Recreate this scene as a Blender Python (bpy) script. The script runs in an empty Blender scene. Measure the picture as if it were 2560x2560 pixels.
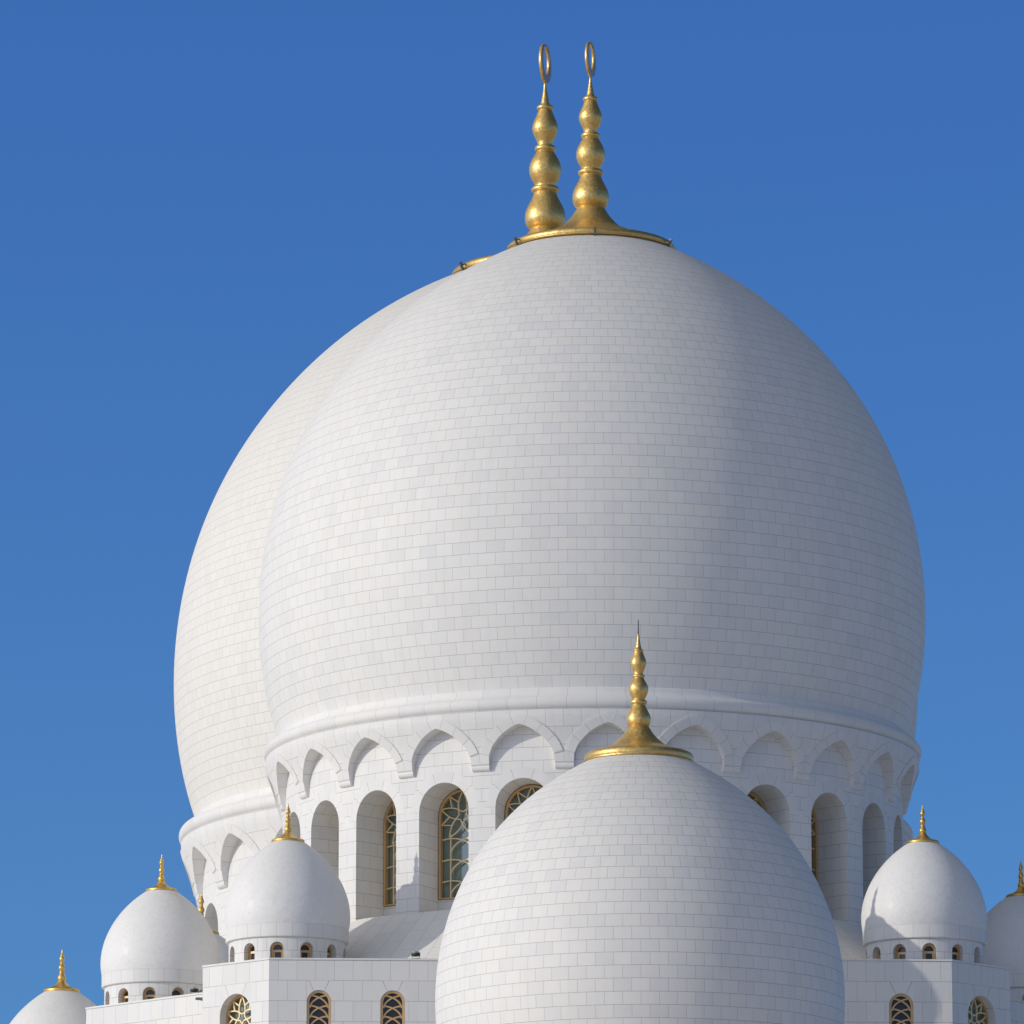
import bpy, math, random
import numpy as np
from mathutils import Vector, Matrix

random.seed(7)
R = math.radians
sc = bpy.context.scene
col = sc.collection

# ------------------------------------------------------------------ camera
F = 15000.0            # focal length in pixels of the 2560 px photograph
PITCH = R(11.7)
CAMZ = 1.7
cam_d = bpy.data.cameras.new("camera")
cam_d.sensor_width = 36.0
cam_d.lens = F / 2560.0 * 36.0
cam_d.clip_start = 1.0
cam_d.clip_end = 9000.0
cam = bpy.data.objects.new("camera", cam_d)
cam.location = (0, 0, CAMZ)
cam.rotation_euler = (math.pi / 2 + PITCH, 0, 0)
col.objects.link(cam)
sc.camera = cam

# ------------------------------------------------------------------ sun, sky, exposure
SUN_AZ = R(69.0)       # light travels to +X (right) and a little away from the camera
SUN_EL = R(17.2)
sun_d = bpy.data.lights.new("sun", 'SUN')
sun_d.energy = 2.0   
sun_d.angle = R(0.5)
sun_d.color = (1.0, 0.93, 0.82)
sun = bpy.data.objects.new("sun", sun_d)
ldir = Vector((math.sin(SUN_AZ) * math.cos(SUN_EL), math.cos(SUN_AZ) * math.cos(SUN_EL), -math.sin(SUN_EL)))
sun.rotation_euler = ldir.to_track_quat('-Z', 'Y').to_euler()
sun.location = (-60, 150, 120)
col.objects.link(sun)

world = bpy.data.worlds.new("World")
sc.world = world
world.use_nodes = True
wn = world.node_tree.nodes; wl = world.node_tree.links
wn.clear()
wo = wn.new('ShaderNodeOutputWorld'); bg = wn.new('ShaderNodeBackground')
sky = wn.new('ShaderNodeTexSky'); sky.sky_type = 'NISHITA'
sky.sun_disc = False
sky.sun_elevation = SUN_EL
# sun stands behind the camera to the left: direction towards the sun is -ldir
sky.sun_rotation = math.atan2(-ldir.x, -ldir.y) % (2 * math.pi)
sky.altitude = 0
sky.air_density = 1.0
sky.dust_density = 0.35
sky.ozone_density = 3.0
tc = wn.new('ShaderNodeTexCoord'); mp = wn.new('ShaderNodeMapping')
mp.inputs['Scale'].default_value = (1, 1, 1.7)
mp.inputs['Location'].default_value = (0, 0, 0.16)
hs = wn.new('ShaderNodeHueSaturation')
hs.inputs['Saturation'].default_value = 1.12
wl.new(tc.outputs['Generated'], mp.inputs[0]); wl.new(mp.outputs[0], sky.inputs[0])
wl.new(sky.outputs[0], hs.inputs['Color'])
# the clear, polarised blue of the day: deepest a little above the horizon, darker overhead
sx = wn.new('ShaderNodeSeparateXYZ'); wl.new(tc.outputs['Generated'], sx.inputs[0])
cr = wn.new('ShaderNodeValToRGB'); wl.new(sx.outputs[2], cr.inputs[0])
stops = [(0.0, (1.35, 1.50, 1.55)), (0.12, (1.25, 1.57, 1.78)), (0.28, (1.20, 1.60, 2.24)), (0.5, (1.0, 0.76, 0.66)), (1.0, (1.0, 0.62, 0.42))]
while len(cr.color_ramp.elements) < len(stops): cr.color_ramp.elements.new(0.5)
for e, (ps, cc_) in zip(cr.color_ramp.elements, stops):
    e.position = ps; e.color = (cc_[0] / 2.5, cc_[1] / 2.5, cc_[2] / 2.5, 1)
vmul = wn.new('ShaderNodeVectorMath'); vmul.operation = 'MULTIPLY'; wl.new(hs.outputs[0], vmul.inputs[0]); wl.new(cr.outputs[0], vmul.inputs[1])
vsc = wn.new('ShaderNodeVectorMath'); vsc.operation = 'SCALE'; vsc.inputs['Scale'].default_value = 2.5
wl.new(vmul.outputs[0], vsc.inputs[0])
# added fill light, as haze round the sun: a broad bright glow on the sun's side of the sky (behind the camera, to the left)
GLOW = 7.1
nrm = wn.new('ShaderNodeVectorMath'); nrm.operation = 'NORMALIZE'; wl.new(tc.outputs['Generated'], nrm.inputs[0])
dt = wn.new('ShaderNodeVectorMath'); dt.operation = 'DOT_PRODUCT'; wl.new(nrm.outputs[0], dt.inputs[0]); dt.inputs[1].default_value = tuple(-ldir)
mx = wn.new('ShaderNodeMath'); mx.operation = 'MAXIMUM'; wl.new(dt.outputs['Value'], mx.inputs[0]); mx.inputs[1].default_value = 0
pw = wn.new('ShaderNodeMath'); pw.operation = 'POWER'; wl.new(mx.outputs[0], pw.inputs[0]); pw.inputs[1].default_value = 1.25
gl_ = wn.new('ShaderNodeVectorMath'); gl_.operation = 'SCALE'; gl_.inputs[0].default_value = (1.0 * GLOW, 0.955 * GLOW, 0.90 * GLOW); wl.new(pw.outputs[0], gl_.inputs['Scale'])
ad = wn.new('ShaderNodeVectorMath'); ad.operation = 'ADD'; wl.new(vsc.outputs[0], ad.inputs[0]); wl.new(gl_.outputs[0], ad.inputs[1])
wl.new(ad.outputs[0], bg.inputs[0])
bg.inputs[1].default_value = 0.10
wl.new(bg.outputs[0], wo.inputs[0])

vs = sc.view_settings
vs.view_transform = 'Standard'; vs.look = 'None'; vs.gamma = 1.0; vs.exposure = 0.0
vs.use_curve_mapping = False

# ------------------------------------------------------------------ helpers
def at(px, py, D):
    """point on the plane Y = D seen at pixel (px, py) of the 2560 px photograph"""
    xc = (px - 1280) / F; yc = (1280 - py) / F
    d = Vector((xc, math.cos(PITCH) - yc * math.sin(PITCH), math.sin(PITCH) + yc * math.cos(PITCH)))
    t = D / d.y
    return Vector((d.x * t, D, CAMZ + d.z * t))

class MB:
    def __init__(self):
        self.v = []; self.f = []; self.uv = []; self.sz = []; self.sm = []
    def add(self, pts, uv=None, sz=(1, 1), smooth=False):
        b = len(self.v); self.v.extend([tuple(p) for p in pts])
        n = len(pts)
        self.f.append(tuple(range(b, b + n)))
        self.uv.append(uv if uv else [(0.5, 0.5)] * n); self.sz.append(sz); self.sm.append(smooth)
    def face(self, idx, uv=None, sz=(1, 1), smooth=False):
        self.f.append(tuple(idx)); self.uv.append(uv if uv else [(0.5, 0.5)] * len(idx))
        self.sz.append(sz); self.sm.append(smooth)
    def vert(self, p):
        self.v.append(tuple(p)); return len(self.v) - 1
    def build(self, name, mat, parent=None, origin=(0, 0, 0), merge=False, flip_check=False):
        me = bpy.data.meshes.new(name)
        o3 = origin
        me.from_pydata([(p[0] - o3[0], p[1] - o3[1], p[2] - o3[2]) for p in self.v], [], self.f)
        l1 = me.uv_layers.new(name='tile'); l2 = me.uv_layers.new(name='size')
        k = 0
        for fi, f in enumerate(self.f):
            for j in range(len(f)):
                l1.data[k].uv = self.uv[fi][j]; l2.data[k].uv = self.sz[fi]; k += 1
        me.polygons.foreach_set('use_smooth', self.sm)
        if isinstance(mat, (list, tuple)):
            for m in mat: me.materials.append(m)
        else: me.materials.append(mat)
        me.update()
        o = bpy.data.objects.new(name, me)
        col.objects.link(o)
        if parent: o.parent = parent
        return o

def thing(name, label, cat, loc, group=None):
    o = bpy.data.objects.new(name, None); col.objects.link(o)
    o.empty_display_size = 0.5
    o.location = loc
    o['label'] = label; o['category'] = cat
    if group: o['group'] = group
    return o

def tag(o, label, cat, group=None):
    o['label'] = label; o['category'] = cat
    if group: o['group'] = group
    return o

def copy_part(o, parent, loc=None, rz=None):
    c = o.copy(); col.objects.link(c); c.parent = parent
    if loc is not None: c.location = loc
    if rz is not None: c.rotation_euler = (0, 0, rz)
    for ch in list(o.children):
        d = ch.copy(); col.objects.link(d); d.parent = c
    return c

# ------------------------------------------------------------------ materials
def N(nt, t, **kw):
    n = nt.nodes.new(t)
    for k, v in kw.items(): setattr(n, k, v)
    return n

def mathn(nt, op, a, b=None, c=None, clamp=False):
    n = nt.nodes.new('ShaderNodeMath'); n.operation = op; n.use_clamp = clamp
    for i, x in enumerate((a, b, c)):
        if x is None: continue
        if isinstance(x, (int, float)): n.inputs[i].default_value = x
        else: nt.links.new(x, n.inputs[i])
    return n.outputs[0]

def mixc(nt, fac, a, b):
    n = nt.nodes.new('ShaderNodeMix'); n.data_type = 'RGBA'
    for s, x in ((n.inputs[0], fac), (n.inputs[6], a), (n.inputs[7], b)):
        if isinstance(x, (int, float)): s.default_value = x
        elif isinstance(x, tuple): s.default_value = (*x, 1)
        else: nt.links.new(x, s)
    return n.outputs[2]

def cladding(name, base=(0.775, 0.757, 0.728), dark=(0.67, 0.665, 0.665), joint=(0.28, 0.255, 0.215),
             jw=0.0105, rough=0.64, tilt=0.0055, tone=0.52, spec=0.46):
    """marble slabs: UV 'tile' counts slabs, UV 'size' is the slab's size in metres"""
    m = bpy.data.materials.new(name); m.use_nodes = True
    nt = m.node_tree; nt.nodes.clear(); L = nt.links
    out = N(nt, 'ShaderNodeOutputMaterial'); p = N(nt, 'ShaderNodeBsdfPrincipled')
    L.new(p.outputs[0], out.inputs[0])
    uv = N(nt, 'ShaderNodeUVMap', uv_map='tile'); sz = N(nt, 'ShaderNodeUVMap', uv_map='size')
    s1 = N(nt, 'ShaderNodeSeparateXYZ'); L.new(uv.outputs[0], s1.inputs[0])
    s2 = N(nt, 'ShaderNodeSeparateXYZ'); L.new(sz.outputs[0], s2.inputs[0])
    u, v = s1.outputs[0], s1.outputs[1]
    fv = mathn(nt, 'FLOOR', v)
    par = mathn(nt, 'MULTIPLY', mathn(nt, 'MODULO', mathn(nt, 'ADD', fv, 1000), 2), 0.5)
    u = mathn(nt, 'ADD', u, par)
    fu = mathn(nt, 'FLOOR', u)
    ru = mathn(nt, 'SUBTRACT', u, fu); rv = mathn(nt, 'SUBTRACT', v, fv)
    du = mathn(nt, 'MULTIPLY', mathn(nt, 'MINIMUM', ru, mathn(nt, 'SUBTRACT', 1, ru)), s2.outputs[0])
    dv = mathn(nt, 'MULTIPLY', mathn(nt, 'MINIMUM', rv, mathn(nt, 'SUBTRACT', 1, rv)), s2.outputs[1])
    d = mathn(nt, 'MINIMUM', mathn(nt, 'MULTIPLY', du, 1.45), dv)
    mr = N(nt, 'ShaderNodeMapRange'); mr.interpolation_type = 'SMOOTHSTEP'
    L.new(d, mr.inputs[0]); mr.inputs[1].default_value = jw * 0.35; mr.inputs[2].default_value = jw * 0.65
    body = mr.outputs[0]
    cb = N(nt, 'ShaderNodeCombineXYZ'); L.new(fu, cb.inputs[0]); L.new(fv, cb.inputs[1])
    oi = N(nt, 'ShaderNodeObjectInfo'); L.new(oi.outputs['Random'], cb.inputs[2])
    wnz = N(nt, 'ShaderNodeTexWhiteNoise', noise_dimensions='3D'); L.new(cb.outputs[0], wnz.inputs[0])
    t = mathn(nt, 'MULTIPLY', mathn(nt, 'POWER', wnz.outputs[0], 3.2), 0.75 * tone)
    geo = N(nt, 'ShaderNodeNewGeometry')
    nz = N(nt, 'ShaderNodeTexNoise'); nz.inputs['Scale'].default_value = 0.9; nz.inputs['Detail'].default_value = 6
    nz.inputs['Roughness'].default_value = 0.62
    # veins are shifted from slab to slab
    va = N(nt, 'ShaderNodeVectorMath', operation='MULTIPLY_ADD'); L.new(wnz.outputs[1], va.inputs[0])
    va.inputs[1].default_value = (9, 9, 9); L.new(geo.outputs['Position'], va.inputs[2]); L.new(va.outputs[0], nz.inputs[0])
    vein = N(nt, 'ShaderNodeMapRange'); L.new(nz.outputs[0], vein.inputs[0]); vein.inputs[1].default_value = 0.5; vein.inputs[2].default_value = 0.8
    t2 = mathn(nt, 'ADD', t, mathn(nt, 'MULTIPLY', vein.outputs[0], 0.45), clamp=True)
    warm = mixc(nt, wnz.outputs[1], base, base)
    sep = N(nt, 'ShaderNodeSeparateColor'); L.new(wnz.outputs[1], sep.inputs[0])
    c0 = mixc(nt, mathn(nt, 'MULTIPLY', sep.outputs[1], 0.6), base, (base[0] * 1.0, base[1] * 0.985, base[2] * 0.955))
    c1 = mixc(nt, t2, c0, dark)
    # old rain streaks: long thin stains running down the slabs
    ng = N(nt, 'ShaderNodeTexNoise'); ng.inputs['Scale'].default_value = 1.0; ng.inputs['Detail'].default_value = 5
    mg = N(nt, 'ShaderNodeMapping'); mg.inputs['Scale'].default_value = (2.6, 2.6, 0.22)
    L.new(geo.outputs['Position'], mg.inputs[0]); L.new(mg.outputs[0], ng.inputs[0])
    st = N(nt, 'ShaderNodeMapRange'); L.new(ng.outputs[0], st.inputs[0]); st.inputs[1].default_value = 0.52; st.inputs[2].default_value = 0.78
    c2 = mixc(nt, mathn(nt, 'MULTIPLY', st.outputs[0], 0.20), c1, (0.60, 0.575, 0.53))
    c3 = mixc(nt, body, joint, c2)
    L.new(c3, p.inputs['Base Color'])
    rg = mathn(nt, 'ADD', mathn(nt, 'MULTIPLY', wnz.outputs[0], 0.12), rough - 0.05)
    L.new(rg, p.inputs['Roughness'])
    p.inputs['Specular IOR Level'].default_value = spec
    # every slab lies very slightly off the others
    vm = N(nt, 'ShaderNodeVectorMath', operation='SUBTRACT'); L.new(wnz.outputs[1], vm.inputs[0]); vm.inputs[1].default_value = (.5, .5, .5)
    vm2 = N(nt, 'ShaderNodeVectorMath', operation='MULTIPLY_ADD'); L.new(vm.outputs[0], vm2.inputs[0]); vm2.inputs[1].default_value = (tilt * 2,) * 3
    bmp = N(nt, 'ShaderNodeBump'); bmp.inputs['Strength'].default_value = 0.25; bmp.inputs['Distance'].default_value = 0.012
    L.new(body, bmp.inputs['Height'])
    L.new(bmp.outputs[0], vm2.inputs[2])
    nn = N(nt, 'ShaderNodeVectorMath', operation='NORMALIZE'); L.new(vm2.outputs[0], nn.inputs[0])
    L.new(nn.outputs[0], p.inputs['Normal'])
    return m

def mosaic_white(name, base=(0.81, 0.79, 0.76)):
    """tiny glazed mosaic on the small domes"""
    m = bpy.data.materials.new(name); m.use_nodes = True
    nt = m.node_tree; p = nt.nodes['Principled BSDF']; L = nt.links
    geo = N(nt, 'ShaderNodeNewGeometry')
    vo = N(nt, 'ShaderNodeTexVoronoi'); vo.inputs['Scale'].default_value = 14; L.new(geo.outputs['Position'], vo.inputs[0])
    nz = N(nt, 'ShaderNodeTexNoise'); nz.inputs['Scale'].default_value = 1.6; nz.inputs['Detail'].default_value = 7; nz.inputs['Roughness'].default_value = 0.7
    L.new(geo.outputs['Position'], nz.inputs[0])
    sep = N(nt, 'ShaderNodeSeparateColor'); L.new(vo.outputs['Color'], sep.inputs[0])
    mrn = N(nt, 'ShaderNodeMapRange'); L.new(nz.outputs[0], mrn.inputs[0]); mrn.inputs[1].default_value = .42; mrn.inputs[2].default_value = .8
    t = mathn(nt, 'ADD', mathn(nt, 'MULTIPLY', mathn(nt, 'POWER', sep.outputs[0], 2), 0.35), mathn(nt, 'MULTIPLY', mrn.outputs[0], 0.2), clamp=True)
    L.new(mixc(nt, t, base, (0.68, 0.67, 0.655)), p.inputs['Base Color'])
    L.new(mathn(nt, 'ADD', mathn(nt, 'MULTIPLY', sep.outputs[1], 0.2), 0.48), p.inputs['Roughness'])
    p.inputs['Specular IOR Level'].default_value = 0.35
    p.inputs['Coat Weight'].default_value = 0.04; p.inputs['Coat Roughness'].default_value = 0.22
    vm = N(nt, 'ShaderNodeVectorMath', operation='SUBTRACT'); L.new(vo.outputs['Color'], vm.inputs[0]); vm.inputs[1].default_value = (.5, .5, .5)
    vm2 = N(nt, 'ShaderNodeVectorMath', operation='MULTIPLY_ADD'); L.new(vm.outputs[0], vm2.inputs[0]); vm2.inputs[1].default_value = (0.06,) * 3
    L.new(geo.outputs['Normal'], vm2.inputs[2])
    nn = N(nt, 'ShaderNodeVectorMath', operation='NORMALIZE'); L.new(vm2.outputs[0], nn.inputs[0]); L.new(nn.outputs[0], p.inputs['Normal'])
    return m

def gold_mat(name, base=(0.64, 0.43, 0.13), scale=16.0):
    m = bpy.data.materials.new(name); m.use_nodes = True
    nt = m.node_tree; p = nt.nodes['Principled BSDF']; L = nt.links
    tcn = N(nt, 'ShaderNodeNewGeometry')
    vo = N(nt, 'ShaderNodeTexVoronoi'); vo.inputs['Scale'].default_value = scale; L.new(tcn.outputs['Position'], vo.inputs[0])
    sep = N(nt, 'ShaderNodeSeparateColor'); L.new(vo.outputs['Color'], sep.inputs[0])
    nz = N(nt, 'ShaderNodeTexNoise'); nz.inputs['Scale'].default_value = 3; nz.inputs['Detail'].default_value = 4; L.new(tcn.outputs['Position'], nz.inputs[0])
    t = mathn(nt, 'MULTIPLY', sep.outputs[0], 0.5)
    c = mixc(nt, t, base, tuple(x * 0.6 for x in base))
    c = mixc(nt, mathn(nt, 'MULTIPLY', nz.outputs[0], 0.25), c, (base[0] * 0.75, base[1] * 0.68, base[2] * 0.8))
    L.new(c, p.inputs['Base Color'])
    p.inputs['Metallic'].default_value = 0.84
    L.new(mathn(nt, 'ADD', mathn(nt, 'MULTIPLY', sep.outputs[1], 0.16), 0.33), p.inputs['Roughness'])
    vm = N(nt, 'ShaderNodeVectorMath', operation='SUBTRACT'); L.new(vo.outputs['Color'], vm.inputs[0]); vm.inputs[1].default_value = (.5, .5, .5)
    vm2 = N(nt, 'ShaderNodeVectorMath', operation='MULTIPLY_ADD'); L.new(vm.outputs[0], vm2.inputs[0]); vm2.inputs[1].default_value = (0.14,) * 3
    L.new(tcn.outputs['Normal'], vm2.inputs[2])
    nn = N(nt, 'ShaderNodeVectorMath', operation='NORMALIZE'); L.new(vm2.outputs[0], nn.inputs[0]); L.new(nn.outputs[0], p.inputs['Normal'])
    return m

def plain(name, c, rough=0.5, metal=0.0, ior=1.5, var=0.12):
    m = bpy.data.materials.new(name); m.use_nodes = True
    nt = m.node_tree; p = nt.nodes['Principled BSDF']; L = nt.links
    geo = N(nt, 'ShaderNodeNewGeometry'); nz = N(nt, 'ShaderNodeTexNoise'); nz.inputs['Scale'].default_value = 2.5; nz.inputs['Detail'].default_value = 6
    L.new(geo.outputs['Position'], nz.inputs[0])
    L.new(mixc(nt, nz.outputs[0], tuple(x * (1 + var) for x in c), tuple(x * (1 - var) for x in c)), p.inputs['Base Color'])
    p.inputs['Roughness'].default_value = rough; p.inputs['Metallic'].default_value = metal; p.inputs['IOR'].default_value = ior
    return m

M_CLAD = cladding('marble_cladding')
M_CLADR = cladding('cream_marble_cladding', base=(0.78, 0.753, 0.705), dark=(0.70, 0.68, 0.64))
M_SMALL = mosaic_white('white_mosaic')
M_GOLD = gold_mat('gold_mosaic', (0.84, 0.58, 0.20))
M_GOLDS = gold_mat('gold_leaf', (0.86, 0.58, 0.17), 30.0)
M_BRONZE = plain('gilded_bars', (0.66, 0.42, 0.19), 0.42, 0.35)
M_PALEBAR = plain('pale_gilded_bars', (0.80, 0.60, 0.34), 0.45, 0.2)
M_GLASS = plain('dark_glass', (0.16, 0.23, 0.195), 0.05, 0.0, 1.9, 0.3)
M_GLASSD = plain('dusky_glass', (0.045, 0.045, 0.052), 0.2, 0.0, 1.45, 0.2)
M_DARK = plain('dark_steel', (0.05, 0.05, 0.055), 0.4, 0.6)
M_STEEL = plain('brushed_steel', (0.16, 0.15, 0.14), 0.5, 0.5)
M_RINGF = plain('shaded_ring_face', (0.34, 0.33, 0.33), 0.45, 0.3)  # ring's flat faces greyed: their shade is put into the colour
M_GROUND = plain('pale_stone_ground', (0.76, 0.65, 0.52), 0.7)
M_LENS = plain('lamp_glass', (0.5, 0.5, 0.5), 0.08, 0.5)

# ------------------------------------------------------------------ dome profiles, fitted to their outlines
def fit_outline(pts, cxpx, D, deg=6, zc=None):
    """silhouette pixels (top to bottom) -> smooth function r(psi), z around a centre"""
    pts = np.array(pts, float)
    cx = at(cxpx, pts[len(pts) * 2 // 3][1], D).x
    P = [at(x, y, D) for x, y in pts]
    r = np.array([abs(p.x - cx) for p in P]); z = np.array([p.z for p in P])
    te = np.array([(p.z - CAMZ) / D for p in P])
    for it in range(14):
        dr = np.gradient(r); dz = np.gradient(z)
        nr = -dz; nz_ = dr
        c = np.clip(te * nz_ / np.maximum(nr, 1e-4), -0.8, 0.93)
        # smooth the estimate
        c = np.convolve(np.pad(c, 1, mode='edge'), [0.25, 0.5, 0.25], 'valid')
        for i, (x, y) in enumerate(pts):
            Y = D - r[i] * c[i]
            q = at(x, y, Y)
            rn = abs(q.x - cx * Y / D * D / Y) / math.sqrt(1 - c[i] ** 2)
            r[i] = 0.5 * r[i] + 0.5 * rn; z[i] = 0.5 * z[i] + 0.5 * q.z
    zc = z[np.argmax(r)]
    rmax = r.max()
    psi = np.arctan2(z - zc, r); rho = np.hypot(r, z - zc)
    # keep apex well-behaved
    A = np.vander(psi, deg + 1)
    co = np.linalg.lstsq(A, rho, rcond=None)[0]
    return cx, zc, rmax, co, psi.min(), psi.max(), rho

def outline_curve(co, psimin, psimax, zc, n=400):
    """dense (r, z) from base to apex; past the last measured angle a smooth cap"""
    ps = np.linspace(psimin, psimax, n)
    rho = np.polyval(co, ps)
    r = rho * np.cos(ps); z = zc + rho * np.sin(ps)
    # cap: parabola from last slope to axis
    k = -6
    s = (z[-1] - z[k]) / (r[-1] - r[k])      # negative slope
    r0, z0 = r[-1], z[-1]
    rr = np.linspace(r0, 0.02, 60)[1:]
    # slope falls linearly to zero-ish at the axis
    zz = z0 + (-s) * ((r0 ** 2 - rr ** 2) / (2 * r0)) * 1.0
    return np.concatenate([r, rr]), np.concatenate([z, zz])

def resample(r, z, h):
    s = np.concatenate([[0], np.cumsum(np.hypot(np.diff(r), np.diff(z)))])
    n = max(2, int(round(s[-1] / h)))
    t = np.linspace(0, s[-1], n + 1)
    return np.interp(t, s, r), np.interp(t, s, z), s[-1] / n

def revolve(mb, c, r, z, seg=256, tile=None, smooth=True, rot=0.0, sz=(1, 1), un=None, vfix=0.5):
    """surface of revolution; tile(i, rmid) -> (slabs round, height) lays out slab courses"""
    rings = []
    for i in range(len(r)):
        ring = []
        for j in range(seg):
            a = rot + 2 * math.pi * j / seg
            ring.append(mb.vert((c[0] + r[i] * math.cos(a), c[1] + r[i] * math.sin(a), z[i])))
        rings.append(ring)
    for i in range(len(r) - 1):
        rm = (r[i] + r[i + 1]) / 2
        if tile: n, h = tile(i, rm)
        for j in range(seg):
            k = (j + 1) % seg
            u0, u1 = j / seg, (j + 1) / seg
            if tile:
                uv = [(u0 * n, i), (u1 * n, i), (u1 * n, i + 1), (u0 * n, i + 1)]; s = (2 * math.pi * rm / n, h)
            elif un:
                uv = [(u0 * un, vfix), (u1 * un, vfix), (u1 * un, vfix), (u0 * un, vfix)]; s = (2 * math.pi * rm / un, 20)
            else: uv = None; s = sz
            mb.face((rings[i][j], rings[i][k], rings[i + 1][k], rings[i + 1][j]), uv, s, smooth)

MAIN_PTS = [(1677.6, 620.7), (1742.8, 644.5), (1784, 667), (1825.6, 692), (1867, 719), (1908.4, 749), (1949.9, 780), (1991, 814),
            (2032.7, 853.6), (2076, 900), (2105, 934), (2136, 976.6), (2167, 1023), (2198, 1078), (2229, 1144), (2250, 1196),
            (2270.5, 1258), (2282, 1300), (2299, 1374.5), (2308.4, 1436.6), (2312, 1499), (2312, 1548), (2310, 1610.6),
            (2305, 1666.5), (2297.6, 1722), (2291, 1747), (2277, 1809), (2266.5, 1843.5)]
MID_PTS = [(1732.6, 1903.5), (1772.5, 1925), (1816, 1952.4), (1865, 1985), (1903, 2016), (1953.7, 2070), (1990, 2117), (2022.6, 2170),
           (2048, 2215), (2069.7, 2266), (2087.8, 2320), (2100.5, 2378), (2107.8, 2429), (2110.7, 2476), (2110.7, 2512), (2109.6, 2560),
           (2105, 2610), (2096, 2660), (2085, 2700)]
SMALL_PTS = [(2348, 2108), (2362.6, 2118), (2385, 2133.6), (2407, 2155.9), (2429.4, 2183.7), (2447, 2212.6), (2460.6, 2246), (2467.3, 2272.7),
             (2468.8, 2295), (2467.7, 2315), (2466, 2330.6)]

TH = R(2.5)                                   # the building is turned this much against the picture plane
U = Vector((math.cos(TH), math.sin(TH), 0)); V = Vector((math.sin(TH), -math.cos(TH), 0))
MC = at(1479.6, 1523, 225)                     # axis of the front great dome
RC = at(1364.5, 1700, 265)
def loc(c, a, b): return Vector((c.x, c.y, 0)) + U * a + V * b

cx, zc, rmax, co, p0, p1, _ = fit_outline(MAIN_PTS, 1479.6, 225)
MAIN_R, MAIN_Z = outline_curve(co, p0 - 0.03, p1, zc)
zcut = at(1480, 1717, 225 - 11.98).z
keepz = MAIN_Z > zcut
MAIN_R, MAIN_Z = MAIN_R[keepz], MAIN_Z[keepz]
MAIN_BASE = MAIN_Z[0]
print('main', rmax, zc, MAIN_BASE, MAIN_Z[-1], MAIN_R[0])
MDY = 194.8
cxm, zcm, rmm, com, p0m, p1m, _ = fit_outline(MID_PTS, 1599.5, MDY)
MID_R, MID_Z = outline_curve(com, p0m, p1m, zcm)
print('mid', rmm, zcm, MID_Z[0], MID_Z[-1])
BD = 213.5
cxs, zcs, rms, cos_, p0s, p1s, _ = fit_outline(SMALL_PTS, 2311.4, BD, deg=4)
SM_R, SM_Z = outline_curve(cos_, p0s, p1s, zcs)
print('small', rms, zcs, SM_Z[0], SM_Z[-1], SM_R[0])

# ------------------------------------------------------------------ finials
# (radius, height) in units of the disc radius, from the photograph; 0 = underside of the disc
def finial_profile(great):
    if great:   # zoom units, disc radius 636, disc underside y=1757
        q = [(60, 1757), (618, 1757), (630, 1752), (637, 1735), (632, 1716), (612, 1702), (560, 1686), (480, 1665), (400, 1640), (310, 1600), (262, 1580),
             (228, 1560), (200, 1537), (172, 1508), (147, 1478), (126, 1448), (112, 1424), (105, 1412), (104, 1409),
             (110, 1405), (124, 1390), (135, 1365), (139, 1338), (136, 1305), (126, 1272), (110, 1240), (95, 1212), (84, 1188), (79, 1170), (77, 1163),
             (85, 1161), (94, 1152), (95, 1141), (90, 1130), (80, 1125), (70, 1124),
             (70, 1115), (76, 1100), (90, 1078), (103, 1048), (109, 1020), (109, 995), (103, 968), (90, 938), (75, 912), (63, 893), (57, 884),
             (64, 881), (71, 872), (71, 861), (66, 851), (57, 847), (51, 846),
             (51, 838), (55, 818), (66, 795), (79, 768), (87, 742), (88, 720), (82, 693), (69, 662), (57, 635), (49, 612), (45, 602),
             (52, 601), (57, 592), (56, 582), (50, 575), (40, 572), (33, 570), (26, 540), (18, 500), (11, 455), (7, 415), (0.5, 413)]
        return [(a / 636.0, 1.037 * (1757 - b) / 636.0) for a, b in q]
    # zoom units, disc radius 437, disc underside y=1302
    q = [(60, 1302), (415, 1302), (430, 1296), (438, 1275), (434, 1250), (418, 1234), (385, 1222), (335, 1208), (270, 1188), (222, 1168), (198, 1150),
         (165, 1122), (135, 1092), (110, 1060), (93, 1032), (83, 1018), (77, 1014), (77, 1012),
         (84, 1008), (93, 990), (98, 965), (98, 945), (90, 918), (75, 887), (62, 862), (55, 845), (53, 836),
         (62, 834), (67, 825), (67, 814), (61, 804), (52, 801), (48, 800),
         (50, 790), (62, 770), (74, 740), (78, 715), (76, 692), (66, 668), (52, 645), (44, 628), (42, 621),
         (48, 619), (51, 610), (48, 601), (40, 598), (38, 590), (42, 570), (53, 545), (62, 520), (64, 500), (59, 475), (48, 448), (40, 425), (37, 411),
         (41, 409), (41, 400), (36, 395), (27, 392), (20, 360), (12, 315), (7, 270), (0.5, 266)]
    return [(a / 437.0, 1.015 * (1302 - b) / 437.0) for a, b in q]

def smooth_curve(q, n=3):
    """Catmull-Rom refinement of a (r, z) outline"""
    out = []
    for i in range(len(q) - 1):
        a = q[max(i - 1, 0)]; b = q[i]; c = q[i + 1]; d = q[min(i + 2, len(q) - 1)]
        for k in range(n):
            t = k / n
            out.append(tuple(0.5 * (2 * b[j] + (c[j] - a[j]) * t + (2 * a[j] - 5 * b[j] + 4 * c[j] - d[j]) * t * t
                                    + (-a[j] + 3 * b[j] - 3 * c[j] + d[j]) * t ** 3) for j in (0, 1)))
    out.append(q[-1])
    return [(max(r, 0.0005), z) for r, z in out]

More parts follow.
